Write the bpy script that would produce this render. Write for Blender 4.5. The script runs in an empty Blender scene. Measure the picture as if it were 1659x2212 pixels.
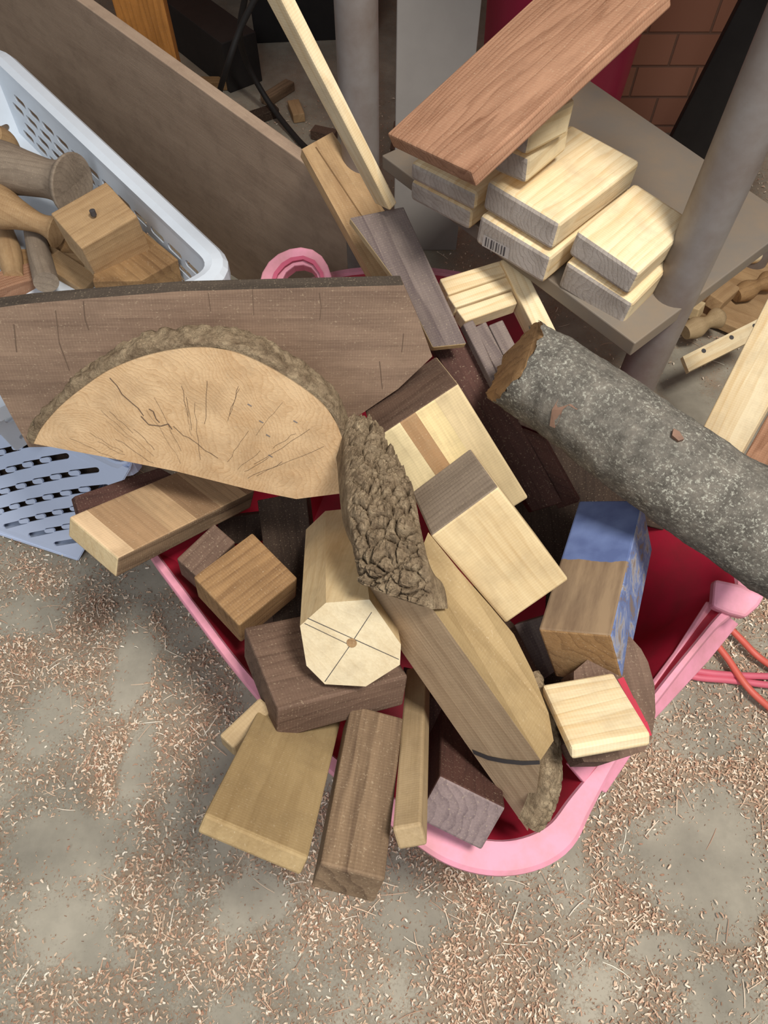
import bpy,bmesh,math,random
import numpy as np
from mathutils import Vector,Matrix,noise
random.seed(7); INFO=[]
S=bpy.context.scene
# ---------------------------------------------------------------- camera
TH=math.radians(32); FP=1534.0; CAM=np.array([0,0,1.0])
fw=np.array([0,math.sin(TH),-math.cos(TH)]); up=np.array([0,math.cos(TH),math.sin(TH)]); rt=np.array([1.0,0,0])
cd=bpy.data.cameras.new('camera'); co=bpy.data.objects.new('camera',cd); S.collection.objects.link(co)
co.location=CAM; co.rotation_euler=(TH,0,0); cd.sensor_fit='VERTICAL'; cd.sensor_height=36; cd.lens=FP/2212*36; cd.clip_start=.01
S.camera=co
S.view_settings.view_transform='Standard'
def ray(u,v): return fw+rt*((u-829.5)/FP)+up*((1106-v)/FP)
def P(u,v,z):
    r=ray(u,v); return CAM+r*((z-1.0)/r[2])
# ---------------------------------------------------------------- colour / materials
def C(r,g,b):
    f=lambda c:(c/255/12.92) if c/255<=.04045 else ((c/255+.055)/1.055)**2.4
    return (f(r),f(g),f(b),1)
MC={}
def nm(name):
    m=bpy.data.materials.new(name); m.use_nodes=True; nt=m.node_tree; b=nt.nodes['Principled BSDF']; return m,nt,b
def N(nt,t,**k):
    n=nt.nodes.new(t)
    for a,v in k.items():
        if a.startswith('i_'):
            n.inputs[a[2:].replace('_',' ')].default_value=v
        else: setattr(n,a,v)
    return n
def ramp(nt,stops,interp='LINEAR'):
    r=nt.nodes.new('ShaderNodeValToRGB'); cr=r.color_ramp; cr.interpolation=interp
    while len(cr.elements)>1: cr.elements.remove(cr.elements[-1])
    cr.elements[0].position=stops[0][0]; cr.elements[0].color=stops[0][1]
    for p,c in stops[1:]:
        e=cr.elements.new(p); e.color=c
    return r
def mix(nt,fac,a,b,mode='MIX'):
    m=nt.nodes.new('ShaderNodeMix'); m.data_type='RGBA'; m.blend_type=mode
    for i,x in ((0,fac),(6,a),(7,b)):
        if hasattr(x,'is_output'): nt.links.new(x,m.inputs[i])
        else: m.inputs[i].default_value=x
    return m.outputs[2]
def math_(nt,op,a,b=None,c=None):
    m=nt.nodes.new('ShaderNodeMath'); m.operation=op
    for i,x in enumerate((a,b,c)):
        if x is None: continue
        if hasattr(x,'is_output'): nt.links.new(x,m.inputs[i])
        else: m.inputs[i].default_value=x
    return m.outputs[0]
SP={ # light, dark, ring spacing(m), contrast
'maple':(C(212,190,148),C(178,148,104),.012,.35),
'endmaple':(C(218,202,168),C(190,168,130),.010,.25),
'poplar':(C(178,154,118),C(146,122,86),.014,.3),
'wedge':(C(188,162,130),C(148,122,94),.016,.5),
'yellowwood':(C(168,144,104),C(136,112,76),.016,.3),
'walnut':(C(116,93,78),C(74,56,46),.009,.5),
'walnutl':(C(144,120,94),C(80,62,48),.014,.7),
'pine':(C(234,216,178),C(206,172,120),.012,.65),
'pinegrey':(C(186,176,166),C(150,138,126),.006,.7),
'oak':(C(160,126,86),C(106,78,52),.012,.6),
'cedar':(C(174,132,104),C(118,80,58),.0055,.75),
'purple':(C(130,116,108),C(82,70,70),.018,.75),
'redwood':(C(88,60,52),C(54,36,32),.008,.5),
'slice':(C(228,194,150),C(190,150,106),.0045,.5),
'slab':(C(146,122,102),C(98,78,66),.03,.35),
'slabtop':(C(84,74,64),C(50,44,38),.02,.4),
'ply':(C(174,150,128),C(152,128,108),.05,.15),
'endgrey':(C(150,134,116),C(110,96,82),.008,.6),
'endpurple':(C(146,128,124),C(92,78,80),.010,.6),
'tan':(C(182,150,110),C(142,110,76),.012,.5),
'amber':(C(190,130,66),C(136,90,44),.01,.6),
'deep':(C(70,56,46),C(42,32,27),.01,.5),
}
def wood(sp,ax='y',stripes=None):
    key=(sp,ax,str(stripes))
    if key in MC: return MC[key]
    L,Dk,sp_,con=SP[sp]
    m,nt,b=nm('wood_'+sp+'_'+ax); lk=nt.links
    tc=N(nt,'ShaderNodeTexCoord'); oi=N(nt,'ShaderNodeObjectInfo')
    sep=N(nt,'ShaderNodeSeparateXYZ'); lk.new(tc.outputs['Object'],sep.inputs[0])
    X,Y,Z=sep.outputs; order={'x':(X,Y,Z),'y':(Y,X,Z),'z':(Z,X,Y)}[ax]
    cmb=N(nt,'ShaderNodeCombineXYZ')
    for i,o in enumerate(order): lk.new(o,cmb.inputs[i])
    off=N(nt,'ShaderNodeCombineXYZ')
    lk.new(math_(nt,'MULTIPLY',oi.outputs['Random'],7.0),off.inputs[0])
    lk.new(math_(nt,'MULTIPLY_ADD',oi.outputs['Random'],.08,.03),off.inputs[1])
    lk.new(math_(nt,'MULTIPLY_ADD',oi.outputs['Random'],-.05,.06),off.inputs[2])
    add=N(nt,'ShaderNodeVectorMath',operation='ADD'); lk.new(cmb.outputs[0],add.inputs[0]); lk.new(off.outputs[0],add.inputs[1])
    mp=N(nt,'ShaderNodeMapping'); lk.new(add.outputs[0],mp.inputs[0]); mp.inputs['Scale'].default_value=(.14,1,1)
    nz=N(nt,'ShaderNodeTexNoise',i_Scale=16.0,i_Detail=3.0); lk.new(mp.outputs[0],nz.inputs['Vector'])
    sc=N(nt,'ShaderNodeVectorMath',operation='SCALE'); lk.new(nz.outputs['Color'],sc.inputs[0]); sc.inputs['Scale'].default_value=.06
    ad2=N(nt,'ShaderNodeVectorMath',operation='ADD'); lk.new(mp.outputs[0],ad2.inputs[0]); lk.new(sc.outputs[0],ad2.inputs[1])
    wv=N(nt,'ShaderNodeTexWave',wave_type='RINGS',rings_direction='X',wave_profile='SAW'); wv.inputs['Scale'].default_value=.314/sp_
    wv.inputs['Distortion'].default_value=.8; wv.inputs['Detail'].default_value=2.0
    lk.new(ad2.outputs[0],wv.inputs['Vector'])
    r=ramp(nt,[(0,(0,0,0,1)),(.55,(.25,.25,.25,1)),(.92,(1,1,1,1)),(1,(.1,.1,.1,1))]); lk.new(wv.outputs['Fac'],r.inputs[0])
    m2=N(nt,'ShaderNodeMapping'); lk.new(add.outputs[0],m2.inputs[0]); m2.inputs['Scale'].default_value=(18,480,480)
    fb=N(nt,'ShaderNodeTexNoise',i_Scale=1.0,i_Detail=4.0); lk.new(m2.outputs[0],fb.inputs['Vector'])
    m3=N(nt,'ShaderNodeMapping'); lk.new(add.outputs[0],m3.inputs[0]); m3.inputs['Scale'].default_value=(6,26,26)
    bg=N(nt,'ShaderNodeTexNoise',i_Scale=1.0,i_Detail=5.0,i_Roughness=.6); lk.new(m3.outputs[0],bg.inputs['Vector'])
    # saw marks across the grain
    sw=N(nt,'ShaderNodeTexWave',wave_type='BANDS',bands_direction='X'); sw.inputs['Scale'].default_value=110; sw.inputs['Distortion'].default_value=2.5; sw.inputs['Detail'].default_value=2; sw.inputs['Detail Scale'].default_value=.4
    lk.new(add.outputs[0],sw.inputs['Vector'])
    f=math_(nt,'MULTIPLY',r.outputs[0],con*.6)
    f3=math_(nt,'ADD',f,math_(nt,'MULTIPLY_ADD',bg.outputs['Fac'],1.8,-.68))
    f4=math_(nt,'ADD',f3,math_(nt,'MULTIPLY_ADD',sw.outputs['Fac'],.12,-.06))
    ff=math_(nt,'ADD',f4,math_(nt,'MULTIPLY_ADD',fb.outputs['Fac'],.7,-.35))
    cl=N(nt,'ShaderNodeClamp'); lk.new(ff,cl.inputs[0])
    base=mix(nt,cl.outputs[0],L,Dk)
    if stripes:
        axis,width,stops=stripes
        o={'x':X,'y':Y,'z':Z}[axis]
        s=math_(nt,'MULTIPLY_ADD',o,1/width,.5)
        rr=ramp(nt,[(p,c) for p,c in stops],'CONSTANT'); lk.new(s,rr.inputs[0])
        dk=math_(nt,'MULTIPLY_ADD',cl.outputs[0],-.45,1.12)
        base=mix(nt,1.0,rr.outputs[0],dk,'MULTIPLY')
    gr=N(nt,'ShaderNodeTexNoise',i_Scale=30.0,i_Detail=8.0,i_Roughness=.65); lk.new(tc.outputs['Object'],gr.inputs['Vector'])
    g2=ramp(nt,[(.48,(0,0,0,1)),(.72,(1,1,1,1))]); lk.new(gr.outputs['Fac'],g2.inputs[0])
    base=mix(nt,math_(nt,'MULTIPLY',g2.outputs[0],.42),base,(L[0]*.52,L[1]*.5,L[2]*.5,1))
    du=N(nt,'ShaderNodeTexNoise',i_Scale=500.0,i_Detail=4.0); lk.new(tc.outputs['Object'],du.inputs['Vector'])
    d2=ramp(nt,[(.61,(0,0,0,1)),(.72,(1,1,1,1))]); lk.new(du.outputs['Fac'],d2.inputs[0])
    base=mix(nt,math_(nt,'MULTIPLY',d2.outputs[0],.35),base,C(200,180,150))
    lk.new(base,b.inputs['Base Color']); b.inputs['Roughness'].default_value=.78
    b.inputs['Specular IOR Level'].default_value=.2
    bp=N(nt,'ShaderNodeBump'); bp.inputs['Strength'].default_value=.4; bp.inputs['Distance'].default_value=.0008
    lk.new(ff,bp.inputs['Height']); lk.new(bp.outputs[0],b.inputs['Normal'])
    MC[key]=m; return m
def plain(name,c,rough=.5,var=.12,scale=30,metal=0,dirt=None):
    if name in MC: return MC[name]
    m,nt,b=nm(name); tc=N(nt,'ShaderNodeTexCoord')
    n=N(nt,'ShaderNodeTexNoise',i_Scale=float(scale),i_Detail=8.0,i_Roughness=.65); nt.links.new(tc.outputs['Object'],n.inputs['Vector'])
    r=ramp(nt,[(.38,(0,0,0,1)),(.68,(1,1,1,1))]); nt.links.new(n.outputs['Fac'],r.inputs[0])
    d=dirt or (c[0]*(1-var*3),c[1]*(1-var*3),c[2]*(1-var*3),1)
    col=mix(nt,math_(nt,'MULTIPLY',r.outputs[0],.6),c,d)
    nt.links.new(col,b.inputs['Base Color']); b.inputs['Roughness'].default_value=rough; b.inputs['Metallic'].default_value=metal
    MC[name]=m; return m
def barkmat(name,cols,scale=60,speck=None,bump=.8,crk=.8,pnt=False):
    if name in MC: return MC[name]
    m,nt,b=nm(name); tc=N(nt,'ShaderNodeTexCoord'); lk=nt.links
    n=N(nt,'ShaderNodeTexNoise',i_Scale=float(scale),i_Detail=8.0,i_Roughness=.7); lk.new(tc.outputs['Object'],n.inputs['Vector'])
    v=N(nt,'ShaderNodeTexVoronoi',feature='DISTANCE_TO_EDGE'); v.inputs['Scale'].default_value=scale*1.6
    sc=N(nt,'ShaderNodeVectorMath',operation='MULTIPLY_ADD'); lk.new(n.outputs['Color'],sc.inputs[0]); sc.inputs[1].default_value=(.03,.03,.03); lk.new(tc.outputs['Object'],sc.inputs[2])
    lk.new(sc.outputs[0],v.inputs['Vector'])
    r=ramp(nt,[(.3,cols[0]),(.5,cols[1]),(.7,cols[2])]); lk.new(n.outputs['Fac'],r.inputs[0])
    crack=ramp(nt,[(0,(.35,.35,.35,1)),(.10,(1,1,1,1))]); lk.new(v.outputs['Distance'],crack.inputs[0])
    col=mix(nt,crk,r.outputs[0],crack.outputs[0],'MULTIPLY')
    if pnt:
        ge=N(nt,'ShaderNodeNewGeometry'); pr=ramp(nt,[(.40,(.35,.31,.28,1)),(.48,(.95,.95,.95,1)),(.58,(1.0,1.0,1.0,1))]); lk.new(ge.outputs['Pointiness'],pr.inputs[0])  # crevice shade painted into the bark colour from pointiness
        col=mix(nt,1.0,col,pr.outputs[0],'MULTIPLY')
    if speck:
        n2=N(nt,'ShaderNodeTexNoise',i_Scale=330.0,i_Detail=5.0,i_Roughness=.75); lk.new(tc.outputs['Object'],n2.inputs['Vector'])
        r2=ramp(nt,[(.53,(0,0,0,1)),(.62,(1,1,1,1))]); lk.new(n2.outputs['Fac'],r2.inputs[0])
        n3=N(nt,'ShaderNodeTexNoise',i_Scale=14.0,i_Detail=4.0); lk.new(tc.outputs['Object'],n3.inputs['Vector'])
        r3=ramp(nt,[(.4,(.35,.35,.35,1)),(.6,(1,1,1,1))]); lk.new(n3.outputs['Fac'],r3.inputs[0])
        col=mix(nt,math_(nt,'MULTIPLY',r2.outputs[0],r3.outputs[0]),col,speck)
    lk.new(col,b.inputs['Base Color']); b.inputs['Roughness'].default_value=.95; b.inputs['Specular IOR Level'].default_value=.08
    n9=N(nt,'ShaderNodeTexNoise',i_Scale=float(scale)*4,i_Detail=6.0,i_Roughness=.75); lk.new(tc.outputs['Object'],n9.inputs['Vector'])
    h=math_(nt,'ADD',n.outputs['Fac'],math_(nt,'MULTIPLY',crack.outputs[0],.5*crk)); h=math_(nt,'ADD',h,math_(nt,'MULTIPLY',n9.outputs['Fac'],.5))
    bp=N(nt,'ShaderNodeBump'); bp.inputs['Strength'].default_value=bump; bp.inputs['Distance'].default_value=.003
    lk.new(h,bp.inputs['Height']); lk.new(bp.outputs[0],b.inputs['Normal'])
    MC[name]=m; return m
# ---------------------------------------------------------------- object helpers
def mk(name,verts,faces,mats,frame=None,fm=None,label=None,cat=None,parent=None,smooth=False,bevel=0,seg=2,group=None,kind=None):
    V=np.asarray(verts,float)
    if frame is None:
        o=(V.min(0)+V.max(0))/2; M=Matrix.Translation(Vector(o))
    else: M=frame
    Mi=np.array(M.inverted()); L=V@Mi[:3,:3].T+Mi[:3,3]
    me=bpy.data.meshes.new(name); me.from_pydata([tuple(x) for x in L],[],[tuple(f) for f in faces])
    if not isinstance(mats,(list,tuple)): mats=[mats]
    for m in mats: me.materials.append(m)
    if fm is not None:
        for i,k in enumerate(fm): me.polygons[i].material_index=k
    bm=bmesh.new(); bm.from_mesh(me); bmesh.ops.recalc_face_normals(bm,faces=bm.faces); bm.to_mesh(me); bm.free()
    if smooth:
        for p in me.polygons: p.use_smooth=True
        me.set_sharp_from_angle(angle=smooth if smooth is not True else 1.0)
    ob=bpy.data.objects.new(name,me); S.collection.objects.link(ob); ob.matrix_world=M
    if parent is not None:
        ob.parent=parent; ob.matrix_parent_inverse=parent.matrix_basis.inverted()
    if label: ob['label']=label
    if cat and parent is None: ob['category']=cat
    if group: ob['group']=group
    if kind: ob['kind']=kind
    if bevel:
        bv=ob.modifiers.new('bevel','BEVEL'); bv.width=bevel; bv.segments=seg; bv.limit_method='ANGLE'; bv.angle_limit=.6
    return ob
def rod(w):
    t=np.linalg.norm(w)
    if t<1e-12: return np.eye(3)
    k=w/t; K=np.array([[0,-k[2],k[1]],[k[2],0,-k[0]],[-k[1],k[0],0]])
    return np.eye(3)+math.sin(t)*K+(1-math.cos(t))*(K@K)
CN={'O':(0,0,0),'A':(1,0,0),'B':(0,1,0),'C':(0,0,1),'AB':(1,1,0),'AC':(1,0,1),'BC':(0,1,1),'ABC':(1,1,1)}
def fit(cs,z,zc=None,zw=700.,fixc=None):
    names=list(cs); M=np.array([CN[n] for n in names],float); T=np.array([cs[n] for n in names],float)
    o=np.array(cs['O'],float); a=np.array(cs['A'],float)-o; b_=np.array(cs['B'],float)-o
    hand=1.0 if a[0]*b_[1]-a[1]*b_[0]>0 else -1.0
    zc=zc or {}; ZM=np.array([CN[n] for n in zc],float).reshape(-1,3); ZT=np.array([zc[n] for n in zc],float)
    cons=['c']
    if 'C' in cs and 'AC' in cs: cons.append('b')
    if 'C' in cs and 'BC' in cs: cons.append('a')
    t0=(1-z)/(-ray(*o)[2])
    def unpack(p,R0):
        O=P(p[0],p[1],z); R=R0@rod(p[2:5]); d=np.exp(p[5:8])
        if fixc: d[2]=fixc
        E=R*np.array([1,1,hand])*d
        return O,R,d,E
    def res(p,R0):
        O,R,d,E=unpack(p,R0); X=O+M@E.T-CAM
        dep=np.maximum(X@fw,.02); u=829.5+FP*(X@rt)/dep; v=1106-FP*(X@up)/dep
        r=[u-T[:,0],v-T[:,1]]
        if len(ZT): r.append(((O+ZM@E.T)[:,2]-ZT)*zw)
        r.append((p[5:8]-math.log(.08))*.4)
        return np.concatenate(r)
    best=None; rg=np.random.default_rng(3)
    for s in range(22):
        q=rg.normal(size=4); q/=np.linalg.norm(q); w_,x,y,zq=q
        R0=np.array([[1-2*(y*y+zq*zq),2*(x*y-zq*w_),2*(x*zq+y*w_)],[2*(x*y+zq*w_),1-2*(x*x+zq*zq),2*(y*zq-x*w_)],[2*(x*zq-y*w_),2*(y*zq+x*w_),1-2*(x*x+y*y)]])
        p=np.array([o[0],o[1],0,0,0]+[math.log(max(np.linalg.norm(v_),20)*t0/FP) for v_ in (a,b_,(np.array(cs.get('C',o+[0,40]))-o))]); lam=1.0
        r=res(p,R0); c=r@r
        for it in range(26):
            J=np.empty((len(r),8))
            for j in range(8):
                h=1e-3 if j<2 else 1e-5; pp=p.copy(); pp[j]+=h; J[:,j]=(res(pp,R0)-r)/h
            H=J.T@J; g=J.T@r
            ok=False; imp=0
            for _ in range(4):
                try: dp=-np.linalg.solve(H+lam*np.diag(np.diag(H)+1e-6),g)
                except Exception: break
                dp[2:8]=np.clip(dp[2:8],-.7,.7)
                rn=res(p+dp,R0); cn=rn@rn
                if cn<c:
                    p=p+dp; imp=c-cn; r=rn; c=cn; lam=max(lam*.3,1e-7); ok=True; break
                lam*=4
            if not ok or imp<1e-5*c: break
        O,R,d,E=unpack(p,R0); rr=O-CAM; rr=rr/np.linalg.norm(rr); pen=0
        for k in cons:
            j='abc'.index(k); e=E[:,j]/d[j]
            if e@rr<-.03: pen+=1e5
        if best is None or c+pen<best[0]: best=(c+pen,O,R,d,E,hand,len(r))
    return best
BF=[(0,1,3,2),(4,5,7,6),(0,1,5,4),(2,3,7,6),(0,2,6,4),(1,3,7,5)] # ab0,ab1,ac0,ac1,bc0,bc1
def box(name,label,cat,cs,z,sp='walnut',zc=None,grain=None,mats=None,fm=None,ext=None,fixc=None,bevel=.0022,group=None,zw=700.,parent=None):
    c,O,R,d,E,hand,n=fit(cs,z,zc,zw,fixc)
    E=E.copy()
    if ext:
        for k,(s0,s1) in ext.items():
            j='abc'.index(k); O=O+E[:,j]*s0; E[:,j]*=(s1-s0); d[j]*=(s1-s0)
    V=[O+E@np.array([i&1,(i>>1)&1,(i>>2)&1],float) for i in range(8)]
    ctr=O+E@np.array([.5,.5,.5])
    ea=R[:,0]; eb=R[:,1]; ez=np.cross(ea,eb)
    M=Matrix(((ea[0],eb[0],ez[0],ctr[0]),(ea[1],eb[1],ez[1],ctr[1]),(ea[2],eb[2],ez[2],ctr[2]),(0,0,0,1)))
    if grain is None: grain='xyz'[int(np.argmax(d))]
    if mats is None: mats=[wood(sp,grain)]
    return mk(name,V,BF,mats,M,fm,label,cat,bevel=bevel,group=group,parent=parent)
def planefn(pl):
    a,b,c=[P(*q) for q in pl]; n=np.cross(b-a,c-a); n/=np.linalg.norm(n)
    if n@(CAM-a)<0: n=-n
    def f(u,v):
        r=ray(u,v); t=((a-CAM)@n)/(r@n); return CAM+r*t
    return f,n
def frame_of(o,x,n):
    x=x-n*(x@n); x/=np.linalg.norm(x); y=np.cross(n,x)
    return Matrix(((x[0],y[0],n[0],o[0]),(x[1],y[1],n[1],o[1]),(x[2],y[2],n[2],o[2]),(0,0,0,1)))
def prism(name,label,cat,face,plane,th,mats,vec=None,grain=None,bevel=.0015,marks=None,parent=None,fmcap=(0,0),group=None,zoff=0,sidem=None,dots=None):
    f,n=planefn(plane); V0=[f(*p)+n*zoff for p in face]; k=len(V0)
    e=-n*th if vec is None else np.asarray(vec,float)
    V=V0+[p+e for p in V0]; F=[tuple(range(k)),tuple(range(k,2*k))]+[(i,(i+1)%k,(i+1)%k+k,i+k) for i in range(k)]
    g=(f(*grain[1])-f(*grain[0])) if grain else V0[1]-V0[0]
    ctr=np.mean(V,0); M=frame_of(ctr,g,n)
    fm=[fmcap[0],fmcap[0]]+[fmcap[1]]*k
    if sidem:
        for i,mi in sidem.items(): fm[2+i]=mi
    if marks:
        for pts,w,mi in marks:
            Q=[f(*p) for p in pts]
            for i in range(len(Q)-1):
                dv=Q[i+1]-Q[i]; s=np.cross(dv,n); s=s/np.linalg.norm(s)*w/2; b0=len(V)
                V+= [Q[i]+s+n*.0004,Q[i]-s+n*.0004,Q[i+1]-s*.8+n*.0004,Q[i+1]+s*.8+n*.0004]; F.append((b0,b0+1,b0+2,b0+3)); fm.append(mi)
    for (u,v,r,mi) in (dots or []):
        c=f(u,v); x=g/np.linalg.norm(g); y=np.cross(n,x); b0=len(V)
        V+=[c+n*.0006+(x*math.cos(a)+y*math.sin(a))*r for a in np.linspace(0,2*math.pi,17)[:-1]]; F.append(tuple(range(b0,b0+16))); fm.append(mi)
    ob=mk(name,V,F,mats,M,fm,label,cat,parent=parent,bevel=0 if (marks or dots) else bevel,group=group)
    return ob,f,n,e
def catmull(pts,n):
    p=np.asarray(pts,float); p=np.vstack([2*p[0]-p[1],p,2*p[-1]-p[-2]]); out=[]
    m=len(p)-3
    for s in np.linspace(0,m-1e-9,n):
        i=int(s); t=s-i; a,b,c,d=p[i:i+4]
        out.append(.5*((2*b)+(-a+c)*t+(2*a-5*b+4*c-d)*t*t+(-a+3*b-3*c+d)*t**3))
    return np.array(out)
def tube(name,label,cat,pts,mats,n=40,seg=16,rough=0,rfreq=20,smooth=True,shear=None,parent=None,fmend=0,group=None,kind=None,spl=True):
    A=catmull(pts,n) if spl else np.asarray(pts,float); n=len(A)
    V=[];F=[];fm=[]; prev=None
    for i in range(n):
        t=A[min(i+1,n-1),:3]-A[max(i-1,0),:3]; t/=np.linalg.norm(t)
        if prev is None:
            h=np.array([0,0,1.]) if abs(t[2])<.9 else np.array([1.,0,0])
            x=np.cross(h,t)
        else: x=prev-t*(prev@t)
        x/=np.linalg.norm(x); prev=x; y=np.cross(t,x)
        for j in range(seg):
            a=2*math.pi*j/seg; d=x*math.cos(a)+y*math.sin(a); r=A[i,3]
            q=A[i,:3]+d*r
            if rough: q=q+d*rough*(noise.fractal(Vector(q*rfreq),1,2,4))
            if shear is not None and i/n<.25:
                q=q+t*(1-i/n/.25)*(shear[0]*((q-A[i,:3])@shear[1])+(.007*noise.fractal(Vector(q*110),1,2,3) if i<2 else 0))
            V.append(q)
    for i in range(n-1):
        for j in range(seg):
            k=(j+1)%seg; F.append((i*seg+j,i*seg+k,(i+1)*seg+k,(i+1)*seg+j)); fm.append(0)
    F.append(tuple(range(seg))); fm.append(fmend); F.append(tuple((n-1)*seg+j for j in range(seg))); fm.append(fmend)
    ax=A[-1,:3]-A[0,:3]
    M=None
    if np.linalg.norm(ax)>1e-4:
        ax/=np.linalg.norm(ax); h=np.array([0,0,1.]) if abs(ax[2])<.9 else np.array([1.,0,0])
        nn=np.cross(ax,np.cross(h,ax)); M=frame_of((A[0,:3]+A[-1,:3])/2,ax,nn/np.linalg.norm(nn))
    return mk(name,V,F,mats,M,fm,label,cat,parent=parent,smooth=smooth,group=group,kind=kind),A
def ribbon(name,label,Lp,Rp,bulge,thick,amp,mat,parent,rows=70,cols=26,freq=70,cat=None):
    A=catmull([P(*p) for p in Lp],rows); B=catmull([P(*p) for p in Rp],rows); V=[];F=[]
    for lay in (0,1):
        for i in range(rows):
            ac=B[i]-A[i]; al=(A[min(i+1,rows-1)]+B[min(i+1,rows-1)])-(A[max(i-1,0)]+B[max(i-1,0)])
            n=np.cross(ac,al); n/=np.linalg.norm(n)+1e-9
            if n@(CAM-A[i])<0: n=-n
            for j in range(cols):
                s=j/(cols-1); q=A[i]+ac*s; h=math.sin(math.pi*s)**.6
                if lay==0:
                    e=min(1,8*s+.25,8*(1-s)+.25,(i+1)/4,(rows-i)/4)
                    w=Vector(q*freq)+noise.noise_vector(Vector(q*freq*.8))*.35
                    v1=noise.voronoi(w)[0]; crag=min(1,(v1[1]-v1[0])*4.0)**.7
                    v2=noise.voronoi(w*2.3+Vector((3,1,7)))[0]; crag2=min(1,(v2[1]-v2[0])*4)
                    cell=noise.noise(Vector(noise.voronoi(w)[1][0])*3.1)
                    d=noise.fractal(w*2.5,.6,2.1,6)*amp*.18+crag*amp*(.7+.45*cell)+crag2*amp*.15
                    q=q+n*(bulge*h+d*e)
                else: q=q-n*thick
                V.append(q)
    R=rows*cols
    for i in range(rows-1):
        for j in range(cols-1):
            a=i*cols+j; F.append((a,a+1,a+cols+1,a+cols)); F.append((R+a,R+a+1,R+a+cols+1,R+a+cols))
    for i in range(rows-1):
        for j in (0,cols-1):
            a=i*cols+j; F.append((a,a+cols,R+a+cols,R+a))
    for j in range(cols-1):
        for i in (0,rows-1):
            a=i*cols+j; F.append((a,a+1,R+a+1,R+a))
    return mk(name,V,F,mat,None,None,label,cat,parent=parent,smooth=.7)
def wbox(name,label,cat,c,s,rot,mats,bevel=.002,kind=None,parent=None,group=None):
    from mathutils import Euler
    M=Matrix.Translation(Vector(c))@Euler([math.radians(a) for a in rot]).to_matrix().to_4x4()
    V=[np.array(M@Vector((((i&1)-.5)*s[0],(((i>>1)&1)-.5)*s[1],(((i>>2)&1)-.5)*s[2]))) for i in range(8)]
    return mk(name,V,BF,mats,M,None,label,cat,bevel=bevel,kind=kind,parent=parent,group=group)
# ================================================================ SETTING
ZN=[(1515,1850,.10,.095,.10),(1440,2045,.05,.02,.2),(285,1440,.030,.095,.08),(300,1640,.026,.08,.15),(150,1840,.09,.05,.18),(70,1330,.07,.045,.25),(530,1950,.055,.035,.25),(880,1990,.07,.03,.35),(110,1560,.05,.05,.35),(200,2060,.07,.02,.4),(1540,2110,.05,.02,.4)]
ZP=[(P(u,v,0),a,b,m) for u,v,a,b,m in ZN]
def dens(x,y):
    d=.62+.75*noise.fractal(Vector((x*4,y*4,3.)),1,2,3)+.5*noise.fractal(Vector((x*15,y*15,7.)),1,2,4)
    wob=.35*noise.noise(Vector((x*9,y*9,1.)))+.2*noise.noise(Vector((x*30,y*30,2.)))
    for i,(c,a,b,m) in enumerate(ZP):
        q=math.hypot((x-c[0])/a,(y-c[1])/b)+wob
        if i==0 and 1<=q<1.35: d=max(d,.95)
        if q<1: d*=m+(1-m)*max(0,(q-.6)*2.5)*.8
    return max(0.03,min(1,d))
def floor_mat():
    m,nt,b=nm('concrete_sawdust'); lk=nt.links; tc=N(nt,'ShaderNodeTexCoord')
    n1=N(nt,'ShaderNodeTexNoise',i_Scale=6.0,i_Detail=9.0,i_Roughness=.65); n2=N(nt,'ShaderNodeTexNoise',i_Scale=300.0,i_Detail=6.0,i_Roughness=.75)
    n5=N(nt,'ShaderNodeTexNoise',i_Scale=45.0,i_Detail=5.0,i_Roughness=.6)
    for n in (n1,n2,n5): lk.new(tc.outputs['Object'],n.inputs['Vector'])
    c=ramp(nt,[(.35,C(134,128,114)),(.5,C(153,146,130)),(.65,C(174,166,148))]); lk.new(n1.outputs['Fac'],c.inputs[0])
    at=N(nt,'ShaderNodeAttribute',attribute_name='dust')
    s=math_(nt,'ADD',math_(nt,'MULTIPLY',at.outputs['Fac'],1.1),math_(nt,'MULTIPLY_ADD',n2.outputs['Fac'],2.6,-1.8)); s=math_(nt,'ADD',s,math_(nt,'MULTIPLY_ADD',n5.outputs['Fac'],1.2,-.6)); cl=N(nt,'ShaderNodeClamp'); lk.new(s,cl.inputs[0])
    dust=ramp(nt,[(.3,C(126,96,74)),(.5,C(168,138,110)),(.7,C(208,182,152))]); lk.new(n2.outputs['Fac'],dust.inputs[0])
    lk.new(mix(nt,math_(nt,'MULTIPLY',cl.outputs[0],.88),c.outputs[0],dust.outputs[0]),b.inputs['Base Color']); b.inputs['Roughness'].default_value=.85
    bp=N(nt,'ShaderNodeBump'); bp.inputs['Strength'].default_value=.7; bp.inputs['Distance'].default_value=.002; lk.new(math_(nt,'MULTIPLY',n2.outputs['Fac'],cl.outputs[0]),bp.inputs['Height']); lk.new(bp.outputs[0],b.inputs['Normal'])
    return m
xs=np.concatenate([[-2],np.arange(-.95,1.1,.012),[2.2]]); ys=np.concatenate([[-.8],np.arange(-.2,1.3,.012),[1.6,2.0,2.45]])
V=[(x,y,0) for y in ys for x in xs]; nx=len(xs)
F=[(j*nx+i,j*nx+i+1,(j+1)*nx+i+1,(j+1)*nx+i) for j in range(len(ys)-1) for i in range(nx-1)]
fl=mk('floor',V,F,floor_mat(),Matrix.Identity(4),kind='structure')
at=fl.data.attributes.new('dust','FLOAT','POINT'); at.data.foreach_set('value',np.array([dens(v[0],v[1]) for v in V],dtype=np.float32))
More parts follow.
